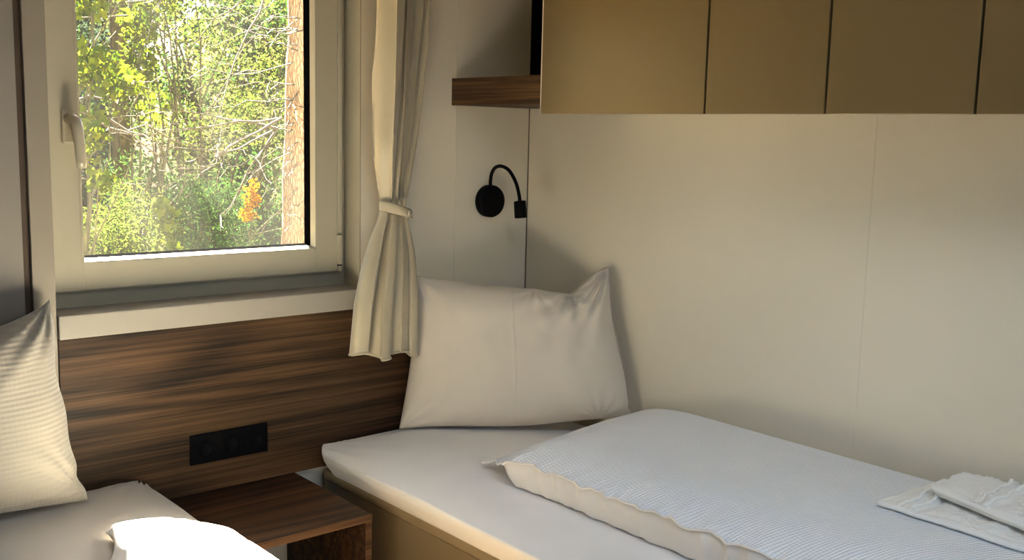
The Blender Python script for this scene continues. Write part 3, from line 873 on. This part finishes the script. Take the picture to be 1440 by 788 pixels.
# near hazel with bright leaves at the left of the pane
shrub('hazel_bush', (-.75, 2.6), [(-.62, 2.5, 2.12, .16, .2, .13, 260), (-.50, 2.6, 2.25, .15, .2, .09, 200), (-.60, 2.5, 1.78, .17, .2, .10, 260), (-.42, 2.7, 1.72, .17, .2, .09, 260), (-.66, 2.4, 1.45, .12, .2, .2, 160), (-.95, 2.6, 1.9, .3, .3, .5, 700), (-.58, 2.45, 1.22, .07, .1, .05, 60)],
      'lime', .052, 1, 'bright lime-leaved bush at the left of the window view', group=None, aspect=.75)
shrub('hazel_bush', (.05, 3.6), [(.02, 3.5, 2.08, .12, .2, .16, 240), (-.02, 3.4, 1.84, .10, .15, .12, 160), (.30, 3.7, 2.45, .3, .3, .1, 340), (.18, 3.6, 2.25, .14, .2, .12, 140), (.1, 3.5, 1.6, .12, .2, .12, 90)],
      'lime', .045, 2, 'slender lime-leaved bush behind the middle of the window view', aspect=.75)
# thin-leaved birch scrub to the right
shrub('birch_sapling', (1.1, 4.9), blob(R0, .50, 1.80, 4.65, 5.15, 1.4, 2.8, 30, .26, 230), 'yg', .035, 3, 'twiggy yellow-green sapling left of the pine trunk', 'tree', r0=.02)
shrub('birch_sapling', (1.4, 6.15), blob(R0, .6, 2.2, 5.95, 6.35, 1.0, 2.6, 16, .30, 200), 'dry', .035, 4, 'dry sandy-leaved sapling behind the pine trunk', 'tree', r0=.02)
# low evergreen bushes
shrub('broom_bush', (.50, 3.9), blob(R0, .10, .88, 3.6, 4.4, .20, 1.15, 26, .25, 420), 'mid', .05, 5, 'dark green feathery bush low in the window view', aspect=.22)
shrub('broom_bush', (-.25, 3.3), blob(R0, -.50, .05, 3.0, 3.6, .30, 1.05, 18, .22, 330), 'yg', .05, 6, 'pale green feathery bush at the lower left of the window view', aspect=.25)
shrub('lime_seedling', (-.18, 2.7), [(-.17, 2.7, 1.02, .05, .08, .12, 70), (-.14, 2.7, .82, .05, .08, .1, 40)], 'lime', .05, 16, 'small lime-leaved seedling low in front of the feathery bushes', aspect=.7, r0=.006)
# yellow blossom
shrub('gorse_bush', (.50, 3.05), [(.475, 3.0, 1.09, .055, .05, .07, 150), (.45, 3.0, 1.0, .05, .05, .05, 90), (.51, 3.05, 1.16, .035, .04, .04, 50)], 'gold', .026, 7, 'golden yellow blossom spray low beside the pine trunk', 'flower', r0=.006, aspect=.8)
# deeper layers
for k, (x, y, w, zc, h, leaf, lab) in enumerate([
    (.80, 7.6, .62, 1.2, 1.6, 'blue', 'blue-green tree behind the lime-leaved bush'),
    (2.60, 7.6, .62, 1.3, 1.7, 'mid', 'mid green tree behind the dry sapling'),
    (1.7, 10.2, .7, 1.3, 1.9, 'mid', 'mid green tree at the left of the far wood'),
    (3.75, 10.2, .7, 1.3, 1.9, 'yg', 'pale yellow-green tree in the middle of the far wood'),
    (-1.6, 7.8, .9, 1.3, 1.8, 'mid', 'mid green tree left of the wood, behind the window frame'),
    (-.9, 10.4, .9, 1.3, 1.9, 'yg', 'yellow-green tree left of the far wood, behind the window frame'),
    (5.8, 10.2, .7, 1.3, 1.9, 'blue', 'blue-green tree at the far right of the wood')]):
    Rk = random.Random(40 + k)
    shrub('forest_tree', (x, y), blob(Rk, x - w, x + w, y - .35, y + .45, zc - h, zc + h, 50, .42, 190), leaf, .085, 50 + k, lab, 'tree', 'trees of the far wood', r0=.05, bark='bark2')
for k, (x0, x1, y, leaf) in enumerate([(.2, 3.2, 13.0, 'mid'), (5.3, 8.6, 13.0, 'yg')]):
    Rk = random.Random(70 + k)
    shrub('thicket', ((x0 + x1) / 2, y), blob(Rk, x0, x1, y - .5, y + .6, -.2, 4.0, 80, .75, 220), leaf, .12, 80 + k,
          ['dense green thicket closing the wood on the left', 'dense pale thicket closing the wood on the right'][k], 'thicket', 'thickets behind the wood', r0=.06)
# pine trunk
pt = empty('pine_tree', (1.42, 4.0, GZ)); tag(pt, 'reddish pine trunk at the right of the window view', 'tree')
pp = []; rr = []
for i in range(60):
    z = GZ - .1 + i * .11
    pp.append((1.37 + .03 * z + .012 * nz((0, 0, z), 1.), 4.0 + .012 * nz((3, 0, z), 1.), z)); rr.append(.185 - .010 * z + .012 * nz((0, 5, z), 3.))
keep(tube('trunk', pp, rr, M['bark'], None, 28), pt)
Rp = random.Random(5)
br = []
for i in range(26):
    z = Rp.uniform(.9, 2.7); a = Rp.uniform(2.4, 4.2); L = Rp.uniform(.4, 1.1)
    b = Vector((1.37 + .03 * z, 4.0, z)); t = b + Vector((math.cos(a) * L, -abs(math.sin(a)) * L * .7 - .1, Rp.uniform(-.45, .15)))
    br += twigs(Rp, b, [t], .006, 3, .04)
keep(multi_tube('dead_twigs', br, M['twig']), pt)
# bare fallen branches across the middle
for k, (b, tips, lab) in enumerate([
    ((.62, 2.9, 1.56), [(-.22, 2.8, 1.12), (.0, 2.7, 1.30), (-.35, 2.9, 1.45)], 'pale bare branch slanting across the middle of the window view'),
    ((.75, 3.2, 1.50), [(.05, 3.0, 1.22), (-.10, 3.1, 1.62), (.2, 3.0, .9)], 'bare branch behind the slanting one, lower left of the trunk'),
    ((-.62, 2.8, 1.60), [(.15, 2.9, 1.38), (.1, 2.9, 1.20), (-.1, 3.0, 1.75)], 'bare branch reaching right out of the lime-leaved bush'),
    ((.95, 3.6, 2.5), [(.1, 3.3, 1.85), (.3, 3.2, 1.5), (-.1, 3.3, 2.2)], 'bare branch hanging down from the upper right')]):
    Rb = random.Random(90 + k)
    o = multi_tube('bare_branch', twigs(Rb, b, tips, .008, 6, .03), M['twig'], None, 6)
    tag(o, lab, 'branch', 'bare branches outside')
gt = empty('grey_tree', (.15, 6.0, GZ)); tag(gt, 'grey slender trunk low at the left of the window view', 'tree')
keep(tube('trunk', [(.80 + .02 * nz((0, 0, z * .3), 1), 6.0, GZ - .1 + z * .3) for z in range(20)], [.085 - .002 * z for z in range(20)], M['bark2'], None, 16), gt)

# ------------------------------------------------------------------ light, world, camera
S = bpy.data.lights.new('sun', 'SUN'); S.energy = 380.; S.angle = math.radians(.9); S.color = (1., .91, .72)
so = bpy.data.objects.new('sun', S); COL.objects.link(so)
sd = Vector((-.23, -1., -1.25)).normalized()
so.rotation_euler = sd.to_track_quat('-Z', 'Y').to_euler(); so.location = (3, 6, 8)

w = bpy.data.worlds.new('world'); sc.world = w; w.use_nodes = True
nt = w.node_tree; nt.nodes.clear()
sky = nt.nodes.new('ShaderNodeTexSky'); sky.sky_type = 'NISHITA'; sky.sun_disc = False
sky.sun_elevation = math.radians(48); sky.sun_rotation = math.radians(24); sky.dust_density = 2.5
bg = nt.nodes.new('ShaderNodeBackground'); bg.inputs[1].default_value = .55
ou = nt.nodes.new('ShaderNodeOutputWorld')
nt.links.new(sky.outputs[0], bg.inputs[0]); nt.links.new(bg.outputs[0], ou.inputs[0])

def area(name, loc, direction, sx, sy, power, col):
    A = bpy.data.lights.new(name, 'AREA'); A.shape = 'RECTANGLE'; A.size = sx; A.size_y = sy; A.energy = power; A.color = col
    o = bpy.data.objects.new(name, A); COL.objects.link(o); o.location = loc
    o.rotation_euler = Vector(direction).to_track_quat('-Z', 'Y').to_euler(); return o
area('added_rear_fill', (-1.5, RY0 - .14, 1.4), (0, 1, -.12), 1.8, 1.2, 5., (.84, .92, 1.))  # weak cool fill lamp added outside the assumed rear window
area('fill_rooflight', (-1.4, -2.1, RZ + .14), (.05, .1, -1), .9, .9, 21., (.82, .91, 1.))  # cool fill added for the bedding, no such rooflight is known

R = Matrix(((0.76155564, 0.0732265, -0.64394944), (-0.64767836, 0.12180454, -0.75211462), (0.02336124, 0.98984925, 0.14018816)))
C = bpy.data.cameras.new('camera'); C.sensor_width = 36.; C.lens = 36. * 1451 / 1440; C.clip_start = .05
co = bpy.data.objects.new('camera', C); COL.objects.link(co)
co.matrix_world = Matrix.Translation((-2.31053747, -2.62895732, 1.5)) @ R.to_4x4()
sc.camera = co

sc.view_settings.view_transform = 'Standard'; sc.view_settings.look = 'None'
sc.view_settings.exposure = -.2; sc.view_settings.gamma = 1.; sc.view_settings.use_curve_mapping = False
sc.cycles.use_denoising = True
sc.cycles.max_bounces = 14; sc.cycles.diffuse_bounces = 10; sc.cycles.glossy_bounces = 4; sc.cycles.transparent_max_bounces = 12
sc.cycles.sample_clamp_indirect = 20.
